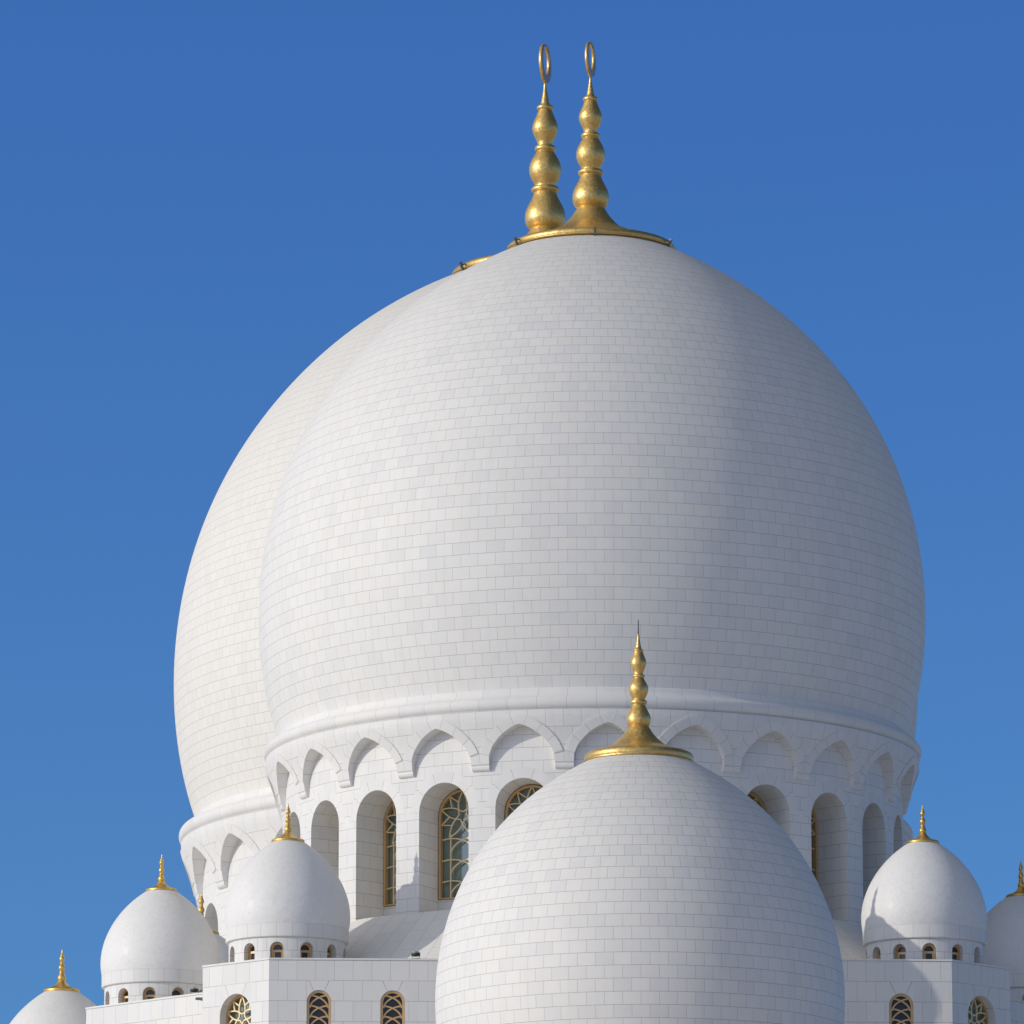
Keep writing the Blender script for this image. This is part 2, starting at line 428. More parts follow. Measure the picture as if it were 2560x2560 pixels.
def make_finial(c, z0, rd, great, parent, origin, seg=64, mat=None):
    q = smooth_curve(finial_profile(great), 2)
    mb = MB()
    revolve(mb, c, [a * rd for a, b in q], [z0 + b * rd for a, b in q], seg=seg)
    return mb.build('finial', mat or M_GOLD, parent, origin)

def tube_y(mb, c, r, h, seg=12):
    pass

def add_box(mb, c, sx, sy, sz_, rz=0.0, tiltx=0.0):
    m = Matrix.Rotation(rz, 3, 'Z') @ Matrix.Rotation(tiltx, 3, 'Y')
    P = []
    for z in (-1, 1):
        for x, y in ((-1, -1), (1, -1), (1, 1), (-1, 1)):
            P.append(Vector(c) + m @ Vector((x * sx / 2, y * sy / 2, z * sz_ / 2)))
    b = [mb.vert(p) for p in P]
    for f in ((0, 3, 2, 1), (4, 5, 6, 7), (0, 1, 5, 4), (1, 2, 6, 5), (2, 3, 7, 6), (3, 0, 4, 7)):
        mb.face([b[i] for i in f])

def add_cyl(mb, c, axis, r0, r1, h, seg=16, smooth=True):
    axis = Vector(axis).normalized()
    a = axis.orthogonal().normalized(); b2 = axis.cross(a)
    lo = []; hi = []
    for j in range(seg):
        t = 2 * math.pi * j / seg; d = a * math.cos(t) + b2 * math.sin(t)
        lo.append(mb.vert(Vector(c) + d * r0)); hi.append(mb.vert(Vector(c) + axis * h + d * r1))
    for j in range(seg):
        k = (j + 1) % seg
        mb.face((lo[j], lo[k], hi[k], hi[j]), smooth=smooth)
    mb.face(list(reversed(lo))); mb.face(hi)

# ------------------------------------------------------------------ gilded window grilles
def ribbon(mb, pts, wd, y0, y1, closed=False):
    """flat bar of width wd along a polyline in the xz plane, between depths y0 < y1"""
    n = len(pts)
    nor = []
    for i in range(n):
        if closed: a = pts[i - 1]; b = pts[(i + 1) % n]
        else: a = pts[max(i - 1, 0)]; b = pts[min(i + 1, n - 1)]
        d = Vector((b[0] - a[0], b[1] - a[1])); d = d.normalized() if d.length > 1e-9 else Vector((1, 0))
        nor.append(Vector((-d.y, d.x)))
    ring = []
    for i, (x, z) in enumerate(pts):
        o = nor[i] * wd / 2
        ring.append([mb.vert((x + o.x, y0, z + o.y)), mb.vert((x - o.x, y0, z - o.y)),
                     mb.vert((x - o.x, y1, z - o.y)), mb.vert((x + o.x, y1, z + o.y))])
    m = n if closed else n - 1
    for i in range(m):
        a = ring[i]; b = ring[(i + 1) % n]
        for k in range(4):
            l = (k + 1) % 4
            mb.face((a[k], a[l], b[l], b[k]))
    if not closed:
        mb.face(ring[0][::-1]); mb.face(ring[-1])

def arch_loop(w, hs, n=24, inset=0.0):
    """closed outline: bottom left, up, round arch, down"""
    w2 = w - inset
    P = [(-w2, inset)]
    for i in range(n + 1):
        t = math.pi - math.pi * i / n
        P.append((w2 * math.cos(t), hs + w2 * math.sin(t)))
    P.append((w2, inset))
    return P

def flower(mb, cx_, cz, L, wd, y0, y1, clip=None):
    def P(ang, r): return (cx_ + r * math.cos(R(ang)), cz + r * math.sin(R(ang)))
    def bez(a, b, c, n=8):
        return [tuple((1 - t) ** 2 * a[j] + 2 * t * (1 - t) * b[j] + t * t * c[j] for j in (0, 1)) for t in [i / n for i in range(n + 1)]]
    for k in range(5):
        th = 90 + 72 * k
        for s in (1, -1):
            tip = P(th, L); ctl = P(th + s * 24, L * 0.62); q = P(th + s * 36, L * 0.315)
            nt_ = P(th + s * 72, L * 0.17)
            pts = bez(tip, ctl, q) + [nt_]
            if clip: pts = [p for p in pts if clip(p)]
            if len(pts) > 1: ribbon(mb, pts, wd, y0 + 0.001 * (k + (5 if s > 0 else 0)), y1)
        th2 = th + 36
        if abs(((th2 - 270 + 180) % 360) - 180) < 5: continue
        for s in (1, -1):
            pts = bez(P(th2, L * 1.0), P(th2 + s * 6, L * 0.80), P(th2 + s * 17, L * 0.60), 5)
            if clip: pts = [p for p in pts if clip(p)]
            if len(pts) > 1: ribbon(mb, pts, wd, y0 + 0.002, y1)

def big_window_meshes(w, hs):
    """tall arched window: frame, grille, glass; local x right, y inward, z up"""
    fr = MB(); ribbon(fr, arch_loop(w, hs, 28, 0.045), 0.09, -0.02, 0.16, closed=True)
    gr = MB(); wd = 0.044; y0, y1 = -0.01, 0.05
    flower(gr, 0, hs, w - 0.06, wd, y0, y1)
    hw = w / 2
    # two uprights and rows of crossing arches
    for s in (-1, 1):
        ribbon(gr, [(s * hw, 0.06), (s * hw, hs - (w - 0.06) * 0.72)], wd, y0 - 0.002, y1)
    k = 0; pk = 0.68
    while pk < hs - 0.55:
        for s in (-1, 1):
            pts = []
            for i in range(19):
                t = math.pi * i / 18
                x = s * hw + w * math.cos(t); z = pk - 0.60 + 0.60 * math.sin(t)
                if abs(x) <= w - 0.03 and z > 0.04: pts.append((x, z))
            if len(pts) > 1: ribbon(gr, pts, wd, y0 - 0.004 - 0.003 * s, y1)
        pk += 0.775
    # horizontal curve closing the lowest petals
    gl = MB(); L = arch_loop(w, hs, 28, 0.02)
    gl.add([(x, 0.20, z) for x, z in L])
    return fr, gr, gl

def lattice_window_meshes(w, hs):
    fr = MB(); ribbon(fr, arch_loop(w, hs, 24, 0.04), 0.08, -0.02, 0.10, closed=True)
    gr = MB(); wd = 0.055
    z = hs + w * 0.62; k = 0
    while z > 0.4:
        for s in (-1, 1):
            pts = []
            for i in range(13):
                t = R(84) * i / 12
                x = s * (-w + 1.78 * w * math.sin(t)); zz = z - 0.50 * (1 - math.cos(t))
                lim = w - 0.03 if zz < hs else math.sqrt(max(0, (w - 0.03) ** 2 - (zz - hs) ** 2))
                if abs(x) <= lim and zz > 0.03: pts.append((x, zz))
            if len(pts) > 1: ribbon(gr, pts, wd, -0.005 - 0.004 * s, 0.04)
        z -= 0.37
    gl = MB(); gl.add([(x, 0.11, z_) for x, z_ in arch_loop(w, hs, 24, 0.02)])
    return fr, gr, gl

def flower_window_meshes(w, hs):
    fr = MB(); ribbon(fr, arch_loop(w, hs, 28, 0.035), 0.07, -0.02, 0.14, closed=True)
    gr = MB()
    flower(gr, 0, hs - 0.05, w * 1.0, 0.052, -0.01, 0.05)
    hw = w / 2
    for s in (-1, 1): ribbon(gr, [(s * hw, 0.05), (s * hw, hs - w * 0.8)], 0.06, -0.012, 0.05)
    gl = MB(); gl.add([(x, 0.16, z_) for x, z_ in arch_loop(w, hs, 28, 0.02)])
    return fr, gr, gl

def small_window_meshes(w, hs):
    fr = MB(); ribbon(fr, arch_loop(w, hs, 20, 0.035), 0.07, -0.01, 0.09, closed=True)
    ribbon(fr, [(-w + 0.05, hs - 0.06), (w - 0.05, hs - 0.06)], 0.08, -0.004, 0.07)
    for s in (-1, 1): ribbon(fr, [(s * (w - 0.10), 0.05), (s * (w - 0.10), hs - 0.1)], 0.05, 0.004, 0.07)
    gl = MB(); gl.add([(x, 0.06, z_) for x, z_ in arch_loop(w, hs, 20, 0.02)])
    return fr, None, gl

def window_proto(kind, w, hs, parent, mats=(None, None)):
    fr, gr, gl = {'big': big_window_meshes, 'lattice': lattice_window_meshes, 'flower': flower_window_meshes,
                  'small': small_window_meshes}[kind](w, hs)
    o = fr.build('window', M_BRONZE, parent)
    if gr: gr.build('lattice', M_BRONZE if kind == 'lattice' else M_PALEBAR, o)
    gl.build('glass', mats[0] or M_GLASS, o)
    return o

# ------------------------------------------------------------------ ring walls with arched openings
def drum_wall(mb, c, Rw, nb, rot, w, zs, zob, zb, zt, depth, tw, th_, sill=None, zref=0.0, vous=0.0):
    """cylinder wall of nb bays, each with a round-arched opening of half width w (spring zs, bottom zob)"""
    ba = 2 * math.pi / nb
    nper = round(ba * Rw / tw)               # slabs per bay
    twr = ba * Rw / nper
    for k in range(nb):
        a0 = rot + k * ba                     # bay axis
        o = Vector((math.sin(a0), -math.cos(a0), 0)); t = Vector((math.cos(a0), math.sin(a0), 0))
        xs = []
        nA = 14
        aw = math.asin(w / Rw)
        ar = math.asin((w + vous) / Rw) if vous else (ba / 2 + aw) / 2
        angs = [-ba / 2, -ar] + ([-(ar + aw) / 2] if vous else []) + [math.asin(-w * math.cos(math.pi * i / nA) / Rw) for i in range(nA + 1)] + ([(ar + aw) / 2] if vous else []) + [ar, ba / 2]
        def pt(a, z, rr=Rw): return Vector((c[0], c[1], 0)) + (o * math.cos(a) + t * math.sin(a)) * rr + Vector((0, 0, z))
        def uvp(a, z): return ((k * ba + a) / ba * nper, (z - zref) / th_)
        def ua(q, z): return (0.25, math.degrees(math.atan2(Rw * math.sin(q), max(z - zs, 1e-6))) / 36 + 500.5)
        for i in range(len(angs) - 1):
            a, b = angs[i], angs[i + 1]
            mid = (a + b) / 2
            if abs(mid) < aw:
                za = zs + math.sqrt(max(0, w * w - (Rw * math.sin(a)) ** 2)); zb_ = zs + math.sqrt(max(0, w * w - (Rw * math.sin(b)) ** 2))
                rg = w + vous
                ra = zs + math.sqrt(max(0, rg * rg - (Rw * math.sin(a)) ** 2)); rb = zs + math.sqrt(max(0, rg * rg - (Rw * math.sin(b)) ** 2))
                if vous:
                    for g in range(4):
                        A0 = za + (ra - za) * g / 4; A1 = za + (ra - za) * (g + 1) / 4; B0 = zb_ + (rb - zb_) * g / 4; B1 = zb_ + (rb - zb_) * (g + 1) / 4
                        mb.add([pt(a, A0), pt(b, B0), pt(b, B1), pt(a, A1)], [ua(a, A0), ua(b, B0), ua(b, B1), ua(a, A1)], (20, w * 0.75), False)
                else: ra, rb = za, zb_
                mb.add([pt(a, ra), pt(b, rb), pt(b, zt), pt(a, zt)], [uvp(a, ra), uvp(b, rb), uvp(b, zt), uvp(a, zt)], (twr, th_), False)
                if zob > zb + 0.01:
                    mb.add([pt(a, zb), pt(b, zb), pt(b, zob), pt(a, zob)], [uvp(a, zb), uvp(b, zb), uvp(b, zob), uvp(a, zob)], (twr, th_))
            else:
                rg = w + vous; xm_ = abs(Rw * math.sin(mid))
                if vous and xm_ < rg:
                    ra = zs + math.sqrt(max(0, rg * rg - (Rw * math.sin(a)) ** 2)); rb = zs + math.sqrt(max(0, rg * rg - (Rw * math.sin(b)) ** 2))
                    mb.add([pt(a, zb), pt(b, zb), pt(b, zs), pt(a, zs)], [uvp(a, zb), uvp(b, zb), uvp(b, zs), uvp(a, zs)], (twr, th_))
                    mb.add([pt(a, zs), pt(b, zs), pt(b, rb), pt(a, ra)], [ua(a, zs), ua(b, zs), ua(b, rb), ua(a, ra)], (20, w * 0.75), False)
                    mb.add([pt(a, ra), pt(b, rb), pt(b, zt), pt(a, zt)], [uvp(a, ra), uvp(b, rb), uvp(b, zt), uvp(a, zt)], (twr, th_), False)
                else:
                    mb.add([pt(a, zb), pt(b, zb), pt(b, zt), pt(a, zt)], [uvp(a, zb), uvp(b, zb), uvp(b, zt), uvp(a, zt)], (twr, th_))
        # jambs and soffit
        yi = Rw - depth
        def pin(x, z): return Vector((c[0], c[1], 0)) + o * yi + t * x + Vector((0, 0, z))
        def pout(x, z): return Vector((c[0], c[1], 0)) + o * math.sqrt(Rw * Rw - x * x) + t * x + Vector((0, 0, z))
        loop = [(-w, max(zob, zb))] + [(-w * math.cos(math.pi * i / 20), zs + w * math.sin(math.pi * i / 20)) for i in range(21)] + [(w, max(zob, zb))]
        s = 0; sv = [0]
        for i in range(1, len(loop)):
            s += math.hypot(loop[i][0] - loop[i - 1][0], loop[i][1] - loop[i - 1][1]); sv.append(s)
        tot = s
        for i in range(len(loop) - 1):
            a, b = loop[i], loop[i + 1]
            def vv(q):
                q0 = sv[q]
                return (q0 if q0 < tot / 2 else tot - q0)
            # courses run on round the corner from the wall face
            z_a = a[1] if a[1] <= zs else zs + (vv(i) - (zs - loop[0][1]))
            z_b = b[1] if b[1] <= zs else zs + (vv(i + 1) - (zs - loop[0][1]))
            sc_ = 1.0
            mb.add([pin(*a), pout(*a), pout(*b), pin(*b)][::-1],
                   [(depth / 0.78, (z_a - zref) / th_), (0, (z_a - zref) / th_), (0, (z_b - zref) / th_), (depth / 0.78, (z_b - zref) / th_)][::-1],
                   (0.78, th_), 1 <= i <= len(loop) - 3)
        if sill:
            zlo = max(zob, zb)
            mb.add([pin(-w, zlo), pin(w, zlo), pin(w, sill), pin(-w, sill)],
                   [(0, (zlo - zref) / th_), (3, (zlo - zref) / th_), (3, (sill - zref) / th_), (0, (sill - zref) / th_)], (2 * w / 3, th_))
            mb.add([pin(-w, sill), pin(w, sill), pin(w, sill) - o * 0.3, pin(-w, sill) - o * 0.3])
        elif zob > zb + 0.01:
            mb.add([pout(-w, zob), pout(w, zob), pin(w, zob), pin(-w, zob)])

FLARE = [(11.86, 36.40), (11.91, 36.60), (11.96, 36.80), (12.02, 37.10), (12.09, 37.40), (12.17, 37.65), (12.26, 37.90), (12.33, 38.10), (12.385, 38.30), (12.40, 38.53)]
def flare_r(z):
    zs = [p[1] for p in FLARE]; rs = [p[0] for p in FLARE]
    return float(np.interp(z, zs, rs))

ARCH = [(0.0, 1.20), (0.15, 1.20), (0.36, 1.175), (0.55, 1.11), (0.75, 1.02), (0.92, 0.90), (1.08, 0.77), (1.22, 0.63), (1.35, 0.47), (1.45, 0.32), (1.53, 0.18), (1.60, 0.0)]
ARCH = [(a * 0.8625, b * 1.23 / 1.20) for a, b in ARCH]
ZFOOT = 36.66
def arch_z(x):
    x = abs(x)
    ws = [p[1] for p in ARCH][::-1]; ts = [p[0] for p in ARCH][::-1]
    return ZFOOT + float(np.interp(x, ws, ts))

def arcade(mb, mb2, c, k_, zmap, nb, rot):
    """pointed blind arches on small feet flaring out under the roll moulding"""
    ba = 2 * math.pi / nb
    Rw = 11.75
    for k in range(nb):
        a0 = rot + k * ba
        o = Vector((math.sin(a0), -math.cos(a0), 0)); t = Vector((math.cos(a0), math.sin(a0), 0))
        def pt(x, z, r): # x = arc distance at radius 12
            a = x / 12.0
            return Vector((c[0], c[1], 0)) + (o * math.cos(a) + t * math.sin(a)) * r * k_ + Vector((0, 0, zmap(z)))
        half = ba / 2 * 12.0
        w = 1.23
        xs = [-half, -(half + w) / 2, -w - 1e-4] + [-p[1] for p in ARCH[1:]] + [p[1] for p in ARCH[1:-1]][::-1] + [w + 1e-4, (half + w) / 2, half]
        NR = 10; ztop = 38.53
        nper = 5
        def uvp(x, z): return ((k + x / (2 * half)) * nper, (z - ztop) / 0.62)
        for i in range(len(xs) - 1):
            a, b = xs[i], xs[i + 1]
            if abs(b - a) < 1e-5: continue
            za = ZFOOT if abs(a) > w else arch_z(a); zb_ = ZFOOT if abs(b) > w else arch_z(b)
            for j in range(NR):
                z00 = za + (ztop - za) * j / NR; z01 = za + (ztop - za) * (j + 1) / NR
                z10 = zb_ + (ztop - zb_) * j / NR; z11 = zb_ + (ztop - zb_) * (j + 1) / NR
                mb.add([pt(a, z00, flare_r(z00)), pt(b, z10, flare_r(z10)), pt(b, z11, flare_r(z11)), pt(a, z01, flare_r(z01))],
                       [uvp(a, z00), uvp(b, z10), uvp(b, z11), uvp(a, z01)], (2 * half / nper * k_, 0.62 * k_), True)
        # soffit
        loop = [(-p[1], ZFOOT + p[0]) for p in ARCH] + [(p[1], ZFOOT + p[0]) for p in ARCH[:-1]][::-1]
        loop[0] = (-w, ZFOOT); loop[-1] = (w, ZFOOT)
        s = 0
        for i in range(len(loop) - 1):
            a, b = loop[i], loop[i + 1]
            ds = math.hypot(b[0] - a[0], b[1] - a[1])
            mb.add([pt(b[0], b[1], Rw - 0.05), pt(a[0], a[1], Rw - 0.05), pt(a[0], a[1], flare_r(a[1])), pt(b[0], b[1], flare_r(b[1]))],
                   [(0.5, (s + ds) / 0.62), (0.5, s / 0.62), (0.6, s / 0.62), (0.6, (s + ds) / 0.62)], (6, 0.62), False)
            s += ds
        # foot: rounded nosing under each leg (leg centred on the bay edge)
        for (xa, xb) in ((-half, -w), (w, half)):
            prof = [(flare_r(ZFOOT), ZFOOT), (11.90, ZFOOT - 0.03), (11.90, ZFOOT - 0.10), (11.87, ZFOOT - 0.17), (11.81, ZFOOT - 0.21), (11.70, ZFOOT - 0.22)]
            for j in range(len(prof) - 1):
                (r0, z0), (r1, z1) = prof[j], prof[j + 1]
                mb.add([pt(xa, z1, r1), pt(xb, z1, r1), pt(xb, z0, r0), pt(xa, z0, r0)], smooth=False)
            xe = xb if xa < -w else xa
            pp = [pt(xe, z, r) for r, z in prof] + [pt(xe, ZFOOT, 11.70)]
            mb.add(pp if xa > 0 else pp[::-1])
        # archivolt: a slightly proud band round the arch
        inner = [(x, z) for x, z in loop[1:-1]]
        n = len(inner)
        band = []
        for i, (x, z) in enumerate(inner):
            a = inner[max(i - 1, 0)]; b = inner[min(i + 1, n - 1)]
            d = Vector((b[0] - a[0], b[1] - a[1])).normalized()
            nx, nz_ = -d.y, d.x
            if abs(x) < 1e-6: nx = 0; nz_ = 1
            ox = x + nx * 0.34; oz = z + nz_ * 0.34
            ox = max(-half + 0.012, min(half - 0.012, ox))
            band.append(((x, z), (ox, oz)))
        keep = [q for q in band if q[1][1] > ZFOOT + 0.24]
        s = 0
        pr = 0.032
        for i in range(len(keep) - 1):
            (i0, o0), (i1, o1) = keep[i], keep[i + 1]
            ds = math.hypot(o1[0] - o0[0], o1[1] - o0[1])
            nseg = 3
            uu0, uu1 = s / 0.60, (s + ds) / 0.60
            def L_(p, q, f): return (p[0] + (q[0] - p[0]) * f, p[1] + (q[1] - p[1]) * f)
            for g in range(nseg):
                f0, f1 = g / nseg, (g + 1) / nseg
                q0, q1, q2, q3 = L_(i0, o0, f0), L_(i1, o1, f0), L_(i1, o1, f1), L_(i0, o0, f1)
                mb2.add([pt(q0[0], q0[1], flare_r(q0[1]) + pr), pt(q3[0], q3[1], flare_r(q3[1]) + pr), pt(q2[0], q2[1], flare_r(q2[1]) + pr), pt(q1[0], q1[1], flare_r(q1[1]) + pr)],
                        [(0.25, uu0), (0.25, uu0), (0.25, uu1), (0.25, uu1)], (6, 0.60 * k_), True)
            mb2.add([pt(o0[0], o0[1], flare_r(o0[1]) + pr), pt(o0[0], o0[1], flare_r(o0[1]) - 0.02), pt(o1[0], o1[1], flare_r(o1[1]) - 0.02), pt(o1[0], o1[1], flare_r(o1[1]) + pr)])
            mb2.add([pt(i0[0], i0[1], flare_r(i0[1]) - 0.02), pt(i0[0], i0[1], flare_r(i0[1]) + pr), pt(i1[0], i1[1], flare_r(i1[1]) + pr), pt(i1[0], i1[1], flare_r(i1[1]) - 0.02)])
            s += ds
        for q in (keep[0], keep[-1]):
            (x, z), (ox, oz) = q
            mb2.add([pt(x, z, flare_r(z) - 0.02), pt(x, z, flare_r(z) + pr), pt(ox, oz, flare_r(oz) + pr), pt(ox, oz, flare_r(oz) - 0.02)])

def dome_tiles(h, rmax_):
    def f(i, rm):
        q = rm / rmax_
        full = int(round(2 * math.pi * rmax_ / 0.66 / 24) * 24)
        n = full if q > 0.76 else int(full * 0.8) if q > 0.60 else int(full * 0.6) if q > 0.42 else int(full * 0.4) if q > 0.25 else int(full * 0.25)
        return max(n, 12), h
    return f

def great_dome(name, label, c, k, zb_real, group, vst=1.0):
    """c = axis; k = size against the front dome; zb_real = height of the dome's springing"""
    zmap = lambda z: zb_real + (z - MAIN_BASE) * k
    t = thing(name, label, 'dome', (c.x, c.y, zmap(31.4)), group)
    org = (c.x, c.y, zmap(31.4))
    # shell
    up = np.arange(len(MAIN_R)) > np.argmax(MAIN_R)
    r = MAIN_R * k; z = zb_real + (MAIN_Z - MAIN_BASE) * k * vst
    if k > 1: z = z + np.where(up, 0.11 * np.exp(-((MAIN_R / MAIN_R.max() - 0.58) / 0.25) ** 2), 0.11 * math.exp(-(0.42 / 0.25) ** 2) * np.clip((MAIN_Z - MAIN_BASE) / 5, 0, 1))
    rr, zz, h = resample(r, z, 0.457)
    mb = MB(); revolve(mb, c, rr, zz, 288, dome_tiles(h, r.max()), rot=R(1.3))
    mb.build('dome_shell', M_CLAD if k == 1.0 else M_CLADR, t, org)
    # mouldings
    b = MAIN_BASE; r0 = MAIN_R[0]
    prof = [(r0 - 0.3, b + 0.01), (r0 + 0.03, b + 0.005), (r0 + 0.045, b - 0.02), (r0 + 0.055, b - 0.10), (r0 + 0.08, b - 0.19), (r0 + 0.14, b - 0.27),
            (r0 + 0.21, b - 0.335), (r0 + 0.25, b - 0.35), (r0 + 0.26, b - 0.375)]
    zc_ = 38.80; rc_ = 12.23; rad = 0.25
    arc = [(rc_ + rad * math.cos(R(a)) * 0.98, zc_ + rad * 1.05 * math.sin(R(a))) for a in range(82, -76, -11)]
    prof += [p for p in arc if p[1] < b - 0.385]
    prof += [(12.39, 38.545), (12.36, 38.53), (12.0, 38.525)]
    prof = prof[::-1]
    mb = MB(); revolve(mb, c, [p[0] * k for p in prof], [zmap(p[1]) for p in prof], 288, un=72 if k < 1.1 else 96)
    mb.build('moulding', M_CLAD, t, org)
    # arcade
    rot = R(1.9)
    mb = MB(); mb2 = MB(); arcade(mb, mb2, c, k, zmap, 24, rot)
    a1 = mb.build('arcade', M_CLAD, t, org); mb2.build('archivolt', M_CLAD, a1, (0, 0, 0) if False else org)
    # drum
    mb = MB()
    Rw = 11.75 * k
    drum_wall(mb, c, Rw, 24, rot, 1.02 * k, zmap(35.13), zmap(31.0), zmap(31.0), zmap(38.5), 1.5 * k, 0.77, 0.475 * k, sill=zmap(32.1), zref=zmap(31.55), vous=0.40 * k)
    mb.build('drum_wall', M_CLAD, t, org)
    # windows
    wp = None
    for q in range(24):
        a0 = rot + q * R(15)
        yi = Rw - 1.5 * k + 0.03
        lc = Vector((math.sin(a0) * yi, -math.cos(a0) * yi, zmap(32.1) - zmap(31.4)))
        if wp is None:
            wp = window_proto('big', 0.985 * k, (35.13 - 32.1) * k, t); wp.location = lc; wp.rotation_euler = (0, 0, a0)
        else: copy_part(wp, t, lc, a0)
    # finial with its ring and the clamps round the disc
    rd = 3.26 * k
    # height of dome at the disc radius
    iz = np.interp(-rd, -MAIN_R[np.argmax(MAIN_R):] * k, MAIN_Z[np.argmax(MAIN_R):])
    zd = zb_real + (iz - MAIN_BASE) * k * vst + 0.06
    fin = make_finial(c, zd, rd, True, t, org, 96)
    u = rd / 636.0
    # ring: an off-centre hole, seen nearly edge-on
    mb = MB(); ro = 134 * u; n = 48
    zc2 = zd + 1.037 * (1757 - 413) * u + ro - 3 * u
    th = R(76.0)      # direction of the ring's plane
    ax = Vector((math.cos(th), math.sin(th), 0)); nn = Vector((-ax.y, ax.x, 0))
    tw = 0.06 * k; hr = 98 * u; off = 20 * u
    cc = Vector((c.x, c.y, zc2))
    def ringp(rr_, t_, dz, s): return cc + ax * (rr_ * math.cos(t_)) + Vector((0, 0, dz + rr_ * math.sin(t_))) + nn * (s * tw)
    idx = []
    for j in range(n):
        t_ = 2 * math.pi * j / n
        idx.append([mb.vert(ringp(ro, t_, 0, -1)), mb.vert(ringp(ro, t_, 0, 1)), mb.vert(ringp(hr, t_, off, 1)), mb.vert(ringp(hr, t_, off, -1))])
    mats = []
    for j in range(n):
        a, b_ = idx[j], idx[(j + 1) % n]
        for m_, q in enumerate(((0, 1), (1, 2), (2, 3), (3, 0))):
            mb.face((a[q[0]], a[q[1]], b_[q[1]], b_[q[0]]), smooth=m_ in (0, 2)); mats.append(1 if m_ in (1, 3) else 0)
    ro_ = mb.build('ring', [M_GOLD, M_RINGF], fin, org)
    ro_.data.polygons.foreach_set('material_index', mats)
    proto = None
    for q in range(6):
        a0 = rot + q * R(60)
        rp = rd * 1.035
        izp = np.interp(-rp, -MAIN_R[np.argmax(MAIN_R):] * k, MAIN_Z[np.argmax(MAIN_R):])
        zp = zb_real + (izp - MAIN_BASE) * k * vst
        p_ = Vector((math.sin(a0) * rp, -math.cos(a0) * rp, zp + 0.1 * k - org[2]))
        if proto is None:
            mb = MB(); add_box(mb, (0, 0, 0.05 * k), 0.075 * k, 0.08 * k, 0.30 * k); add_box(mb, (0.0, 0.0, 0.21 * k), 0.09 * k, 0.10 * k, 0.04 * k)
            add_box(mb, (0, 0.09 * k, 0.12 * k), 0.05 * k, 0.16 * k, 0.05 * k)
            proto = mb.build('clamp', M_STEEL, fin); cp = proto
        else:
            cp = proto.copy(); col.objects.link(cp); cp.parent = fin
        cp.location = p_; cp.rotation_euler = (R(-28), 0, a0)
        cp.rotation_euler = (Matrix.Rotation(a0, 3, 'Z') @ Matrix.Rotation(R(24), 3, 'X')).to_euler()
    return t, zmap

K2 = 1.311
front, zmapf = great_dome('great_dome', 'great white tiled dome in front, under the right one of the two tall gold finials', MC, 1.0, MAIN_BASE, 'great tiled domes')
rear, zmapr = great_dome('great_dome', 'largest white tiled dome at the back left, mostly hidden behind the front great dome', RC, K2, 42.42, 'great tiled domes', 0.996)

# sloping slab roof round each drum
def skirt_roof(c, k, zmap, parent):
    mb = MB()
    n = 112
    r0, z0 = 10.1, 31.50 + 0.02; r1 = 11.6; r2, z2 = 15.6, 28.0
    prof = [(10.1, 31.58), (11.70, 31.50), (15.2, 31.5 - 3.5 * 0.853)]
    for j in range(n):
        for g in (0, 1):
            (ra, za), (rb, zb_) = prof[g], prof[g + 1]
            for sub in range(2):
                a0 = 2 * math.pi * (j + sub / 2) / n; a1 = 2 * math.pi * (j + (sub + 1) / 2) / n
                def p(r_, z_, a): return (c.x + r_ * k * math.cos(a), c.y + r_ * k * math.sin(a), zmap(z_))
                v0 = j + sub / 2; v1 = j + (sub + 1) / 2
                e = 1e-3
                s0 = (0 if g else -1.2); s1 = (math.hypot(rb - ra, zb_ - za) if g else 0) / 1.25
                mb.add([p(ra, za, a0), p(rb, zb_, a0), p(rb, zb_, a1), p(ra, za, a1)][::-1],
                       [(s0, v0 + e), (s1, v0 + e), (s1, v1 - e), (s0, v1 - e)][::-1], (1.25, 2 * math.pi * 13 * k / n))
    org = parent.location
    mb.build('sloping_roof', M_CLAD, parent, org)
skirt_roof(MC, 1.0, zmapf, front)
skirt_roof(RC, K2, zmapr, rear)

# ------------------------------------------------------------------ the middle dome in front
MIDC = Vector((cxm, MDY, 0))
zbm = MID_Z[0]
tmid = thing('middle_dome', 'mid-sized white tiled dome low in front, gold finial with a thin rod on its tip', 'dome', (cxm, MDY, zbm))
rr, zz, h = resample(MID_R, MID_Z, 0.42)
mb = MB(); revolve(mb, MIDC, rr, zz, 224, dome_tiles(h, MID_R.max()), rot=R(-0.9))
mb.build('dome_shell', M_CLAD, tmid, tmid.location)
mb = MB()
revolve(mb, MIDC, [MID_R[0] - 0.1, MID_R[0] - 0.1, MID_R[0] + 0.25, MID_R[0] + 0.28, MID_R[0] + 0.05, MID_R[0] - 0.3], [10, zbm - 0.6, zbm - 0.5, zbm - 0.3, zbm, zbm + 0.01], 128, un=48)
mb.build('drum_wall', M_CLAD, tmid, tmid.location)
rdm = 136.0 / F * MDY * 1.016
izm = float(np.interp(-rdm, -MID_R[np.argmax(MID_R):], MID_Z[np.argmax(MID_R):]))
fin = make_finial(MIDC, izm + 0.02, rdm, False, tmid, tmid.location, 80, M_GOLD)
mb = MB(); ztip = izm + 0.02 + (1302 - 275) / 437.0 * rdm
add_cyl(mb, (cxm, MDY, ztip - 0.05), (0, 0, 1), 0.022, 0.012, 0.62, 8)
mb.build('rod', M_DARK, fin, tmid.location)
print('rdm', rdm, izm)

